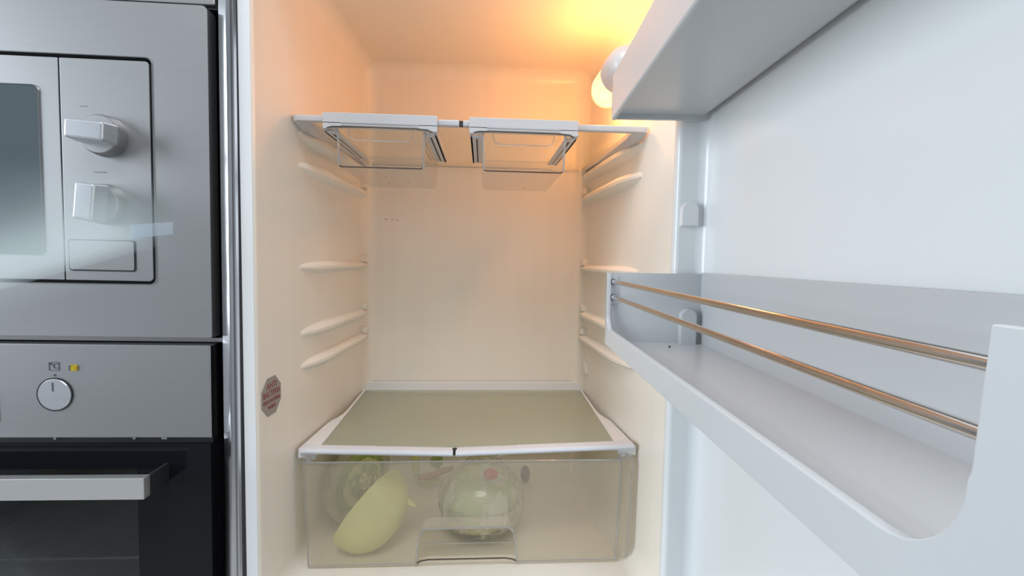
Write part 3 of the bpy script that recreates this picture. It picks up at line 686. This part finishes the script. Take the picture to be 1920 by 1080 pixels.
# ------------------------------------------------------------------ oven tower
TY = 0.090
TILT = math.radians(0.3)
def tw(name, label, cat):
    o = thing(name, (-0.27, 0.35, 0.0), label, cat); o.rotation_euler = (0, TILT, 0); return o
tall = tw('tall_cabinet', 'steel trimmed tall cabinet holding the microwave and oven, left of fridge', 'cabinet')
bm = NB(); prism(bm, [(-0.2716, 0.0972), (-0.2625, 0.0930), (-0.2610, 0.0925), (-0.2540, 0.0925), (-0.2522, 0.0945), (-0.2522, 0.112), (-0.2716, 0.112)], -1.25, 0.47, 'z')
build('edge_strip', bm, M_chrome, tall, label='polished steel vertical edge strip')
bm = NB(); box(bm, -0.2590, -0.2565, 0.0905, 0.0930, -1.25, 0.47); build('strip_bead', bm, M_chrome, tall)
bm = NB(); box(bm, -0.2740, -0.2575, 0.1125, 0.66, -1.25, 0.47); box(bm, -0.89, -0.872, 0.1, 0.66, -1.25, 0.47); box(bm, -0.872, -0.274, 0.65, 0.66, -1.25, 0.47)
build('side_panel', bm, M_dark, tall)
bm = NB(); box(bm, -0.872, -0.2742, 0.105, 0.65, -0.0975, -0.0930); build('shelf_board', bm, M_steel, tall)
bm = NB(); box(bm, -0.872, -0.2742, 0.105, 0.65, 0.262, 0.280)
build('shelf_board', bm, M_steel, tall)
bm = NB(); box(bm, -0.872, -0.2742, 0.096, 0.110, 0.2625, 0.2800, 0.002); build('trim_rail', bm, M_steel, tall)
bm = NB(); box(bm, -0.872, -0.2790, 0.092, 0.105, 0.2835, 0.468, 0.002); build('upper_door', bm, M_steel, tall)
bm = NB(); box(bm, -0.872, -0.2742, 0.105, 0.65, -1.25, -1.23); build('base_board', bm, M_dark, tall)

def tri(bm, *a, **k): box(bm, *a, **k)
mw = tw('microwave', 'built-in brushed steel microwave with dark window and two knobs', 'microwave')
X0 = -0.872
ox0, ox1, oz0, oz1 = -0.855, -0.3355, -0.0335, 0.2025
bm = NB(); frame_prism(bm, rrect(X0, -0.2790, -0.0903, 0.2585, (0.006, 0.002, 0.002, 0.002), 5), rrect(ox0, ox1, oz0, oz1, 0.0065, 5), TY, TY + 0.016)
build('trim_frame', bm, M_steel, mw)
bm = NB(); frame_prism(bm, rrect(ox0 - 0.0008, ox1 + 0.0008, oz0 - 0.0008, oz1 + 0.0008, 0.007, 5), rrect(ox0 + 0.0002, ox1 - 0.0002, oz0 + 0.0002, oz1 - 0.0002, 0.0065, 5), TY - 0.0004, TY + 0.002)
build('bright_edge', bm, M_chrome, mw)
bm = NB(); box(bm, X0 + 0.004, -0.2845, TY + 0.013, 0.60, -0.0885, 0.2560); build('case', bm, M_dark, mw)
g = 0.0032
bm = NB(); prism(bm, rrect(-0.4272, ox1 - g, oz0 + g, oz1 - g, (0.0045, 0.001, 0.001, 0.0045), 4), TY + 0.0005, TY + 0.0125, 'y', bev=0.0006)
build('control_panel', bm, M_steel, mw)
bm = NB(); prism(bm, rrect(ox0 + g, -0.4285, oz0 + g, oz1 - g, (0.001, 0.004, 0.004, 0.001), 4), TY + 0.0005, TY + 0.0125, 'y', bev=0.0006)
md = build('door', bm, M_steel, mw)
bm = NB(); prism(bm, rrect(-0.82, -0.4485, -0.0040, 0.1700, 0.006, 5), TY - 0.0003, TY + 0.002, 'y', bev=0.0004); build('window', bm, M_micglass, md)
bm = NB(); frame_prism(bm, rrect(-0.8208, -0.4477, -0.0048, 0.1708, 0.0068, 5), rrect(-0.82, -0.4485, -0.0040, 0.1700, 0.006, 5), TY - 0.0006, TY + 0.001); build('window_edge', bm, M_chrome, md)
bx0, bx1, bz0, bz1 = -0.4235, -0.3560, -0.0205, 0.0130
bm = NB(); frame_prism(bm, rrect(bx0, bx1, bz0, bz1, 0.0030, 4), rrect(bx0 + 0.0014, bx1 - 0.0014, bz0 + 0.0014, bz1 - 0.0014, 0.0022, 4), TY + 0.0001, TY + 0.004); build('button_gap', bm, M_dark, mw)
bm = NB(); prism(bm, rrect(bx0 + 0.0014, bx1 - 0.0014, bz0 + 0.0014, bz1 - 0.0014, 0.0022, 4), TY - 0.0004, TY + 0.004, 'y', bev=0.0004); build('door_button', bm, M_steel, mw)
def mic_knob(x, z, rot, wide):
    bm = NB(); lathe(bm, [(0, 0.0215), (0.004, 0.0212), (0.011, 0.0200), (0.0125, 0.0188), (0.0128, 0.0)], (x, TY + 0.001, z), (0, -1, 0), 36)
    k = build('knob', bm, M_steel, mw)
    bm = NB(); a = math.radians(rot)
    def kx(c): return Vector((x + c.x*math.cos(a) - c.z*math.sin(a), c.y, z + c.x*math.sin(a) + c.z*math.cos(a)))
    t = bmesh.new()
    pr_ = [(-0.0195, 0.0105, 0.0), (-0.0175, 0.0095, 0.022)]
    B0 = [(sx_*0.0200, sz_*0.0105) for sx_, sz_ in ((-1, -1), (1, -1), (1, 1), (-1, 1))]
    B1 = [(sx_*0.0180, sz_*0.0092) for sx_, sz_ in ((-1, -1), (1, -1), (1, 1), (-1, 1))]
    v0 = [t.verts.new((p[0], TY - 0.010, p[1])) for p in B0]; v1 = [t.verts.new((p[0], TY - 0.030, p[1])) for p in B1]
    t.faces.new(v0); t.faces.new(v1[::-1])
    for i in range(4): t.faces.new((v0[i], v0[(i+1) % 4], v1[(i+1) % 4], v1[i]))
    bmesh.ops.recalc_face_normals(t, faces=t.faces)
    bmesh.ops.bevel(t, geom=t.edges[:], offset=0.0025, segments=3, profile=0.5, affect='EDGES')
    merge(bm, t, kx); build('grip', bm, M_silver, k)
    return k
mic_knob(-0.3825, 0.1205, -4, 1)
mic_knob(-0.3845, 0.0500, 84, 0)
M_faint = pbr('faint_print', (0.27, 0.28, 0.29), 0.5, noise_scale=300, noise_amt=0.2)
for (x, z, w, h) in ((-0.4085, 0.1505, 0.007, 0.0009), (-0.3960, 0.0830, 0.012, 0.0010)):
    bm = NB(); box(bm, x, x + w, TY + 0.0002, TY + 0.001, z, z + h); build('dial_mark', bm, M_faint, mw)

ov = tw('oven', 'black glass built-in oven below the microwave with steel control panel', 'oven')
bm = NB(); box(bm, X0, -0.2815, TY, TY + 0.02, -0.2010, -0.0988, 0.0012); build('control_panel', bm, M_steel, ov)
bm = NB(); box(bm, -0.2818, -0.2806, TY - 0.0002, TY + 0.018, -0.2008, -0.0992); build('panel_edge', bm, M_chrome, ov)
bm = NB(); box(bm, X0 + 0.004, -0.2845, TY + 0.019, 0.60, -0.2080, -0.1010); build('case', bm, M_dark, ov)
kx_, kz_ = -0.4418, -0.1534
bm = NB(); lathe(bm, [(0, 0.0182), (0.0012, 0.0182), (0.0012, 0.0168)], (kx_, TY + 0.0003, kz_), (0, -1, 0), 48); build('knob_ring', bm, M_dark, ov)
bm = NB(); lathe(bm, [(0, 0.0168), (0.0012, 0.0168), (0.0018, 0.0162), (0.0020, 0.001)], (kx_, TY + 0.0003, kz_), (0, -1, 0), 48); kn = build('knob', bm, M_silver, ov)
bm = NB(); box(bm, kx_ - 0.0016, kx_ - 0.0003, TY - 0.0020, TY - 0.0012, kz_ + 0.0035, kz_ + 0.0130); build('pointer', bm, M_ink, kn)
bm = NB(); lathe(bm, [(0, 0.0012), (0.0004, 0.0012)], (kx_ + 0.0002, TY, -0.1325), (0, -1, 0), 12); build('zero_mark', bm, M_ink, ov)
sxm, szm = -0.4418, -0.1230
bm = NB(); frame_prism(bm, rrect(sxm - 0.0053, sxm + 0.0053, szm - 0.0047, szm + 0.0047, 0.0006, 2), rrect(sxm - 0.0046, sxm + 0.0046, szm - 0.0040, szm + 0.0040, 0.0004, 2), TY - 0.0003, TY + 0.0005)
b2 = text_bm('\u00b0C', 0.0082, lambda c: Vector((sxm + c.x, TY - 0.0003 - c.z, szm + c.y)))
me = bpy.data.meshes.new('tmp'); b2.to_mesh(me); b2.free(); bm.from_mesh(me); bpy.data.meshes.remove(me)
build('temperature_symbol', bm, M_ink, ov, smooth=False)
bm = NB(); box(bm, -0.4262, -0.4178, TY - 0.0012, TY + 0.001, -0.1278, -0.1210, 0.0008); lens = build('indicator_lamp', bm, M_yellow, ov, label='small amber indicator lamp')
bm = NB(); box(bm, -0.4262, -0.4244, TY - 0.00125, TY - 0.0009, -0.1272, -0.1216); build('lens_edge', bm, M_ink, lens)
bm = NB(); box(bm, -0.60, -0.4985, TY - 0.0006, TY + 0.001, -0.1830, -0.1520, 0.0004); build('clock_display', bm, M_black, ov)
# vent slot between the panel and the door
bm = NB(); box(bm, X0, -0.2830, TY + 0.006, TY + 0.018, -0.2085, -0.2008); build('vent_strip', bm, M_dark, ov)
for x, w in ((-0.4480, 0.003), (-0.3660, 0.003), (-0.3360, 0.006)):
    bm = NB(); box(bm, x, x + w, TY + 0.003, TY + 0.0065, -0.2042, -0.2012, 0.0006); build('vent_glint', bm, M_chrome, ov)  # bright chips standing in for glints along the dark strip
# door with window opening
wx1, wz1, wz0 = -0.3600, -0.2350, -0.56
bm = NB(); frame_prism(bm, rrect(X0, -0.2822, -0.66, -0.2088, 0.002, 3), rrect(-0.80, wx1, wz0, wz1, 0.002, 3), TY, TY + 0.010); odr = build('door', bm, M_black, ov)
bm = NB(); box(bm, -0.80, wx1, TY + 0.0005, TY + 0.004, wz0, wz1); build('window', bm, clear('tinted_oven_glass', (0.60, 0.63, 0.64), 0.035, 0.03, 0.02, (0.1, 0.1, 0.1), 0.5), odr)
bm = NB(); box(bm, X0 + 0.006, -0.2840, TY + 0.010, TY + 0.03, -0.655, -0.2095)
t = bmesh.new()
bm.free(); bm = NB(); frame_prism(bm, rrect(X0 + 0.004, -0.2840, -0.655, -0.2100, 0.002, 3), rrect(-0.80, wx1, wz0, wz1, 0.002, 3), TY + 0.0105, TY + 0.030); build('door_core', bm, M_dark, odr)
bm = NB()
for a in ((-0.845, -0.835, TY + 0.03, 0.55, -0.60, -0.22), (-0.325, -0.315, TY + 0.03, 0.55, -0.60, -0.22), (-0.835, -0.325, 0.54, 0.55, -0.60, -0.22), (-0.835, -0.325, TY + 0.03, 0.54, -0.60, -0.59), (-0.835, -0.325, TY + 0.03, 0.54, -0.23, -0.22)): box(bm, *a)
build('oven_cavity', bm, M_cavity, ov)
bm = NB(); tube(bm, [(-0.83, TY + 0.045, -0.3640), (-0.33, TY + 0.045, -0.3640)], 0.0022, 8)
for k in range(14):
    x = -0.82 + k*0.036; tube(bm, [(x, TY + 0.045, -0.3620), (x, 0.52, -0.3620)], 0.0013, 6)
build('wire_rack', bm, M_chrome, ov)
# handle: flat steel bar on end brackets
hy = TY - 0.040
bm = NB(); box(bm, -0.83, -0.3262, hy, hy + 0.010, -0.2500, -0.2278, 0.0008); hb = build('handle', bm, M_bar, odr, label='flat steel bar handle')
for x in (-0.82, -0.3285):
    bm = NB(); box(bm, x - 0.0020, x + 0.0020, hy + 0.009, TY + 0.0005, -0.2490, -0.2290, 0.0006); build('bracket', bm, M_dark, hb)

# ------------------------------------------------------------------ blurred streak painted as a pane in front of the microwave
pa = thing('haze_sheet', (-0.36, 0.0, -0.02), 'blurred milky streak painted as a pane held tilted across the lower left of the microwave', 'hazy streak')
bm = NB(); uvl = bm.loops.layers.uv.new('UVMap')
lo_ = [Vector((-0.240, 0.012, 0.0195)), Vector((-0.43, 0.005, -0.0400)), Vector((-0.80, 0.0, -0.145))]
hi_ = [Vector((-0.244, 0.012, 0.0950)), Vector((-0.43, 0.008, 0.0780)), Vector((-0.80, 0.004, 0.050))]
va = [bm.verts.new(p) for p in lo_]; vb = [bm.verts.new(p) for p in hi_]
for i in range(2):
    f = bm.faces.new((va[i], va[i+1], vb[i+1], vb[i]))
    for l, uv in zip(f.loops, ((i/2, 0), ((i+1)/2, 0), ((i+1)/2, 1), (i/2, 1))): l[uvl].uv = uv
build('haze', bm, fade_mat(), pa, smooth=False)
bm = NB(); prism(bm, [(-0.3020, 0.0125), (-0.2650, 0.0175), (-0.2650, 0.0285), (-0.3000, 0.0250)], 0.0035, 0.0065, 'y', bev=0.001)
build('bright_end', bm, clear('milky_bright_end', (0.9, 0.95, 1.0), 0.02, 0.3, 0.20, (0.86, 0.92, 0.96)), pa, label='bright end of the blurred streak')  # bright end of the streak, painted as a pale block
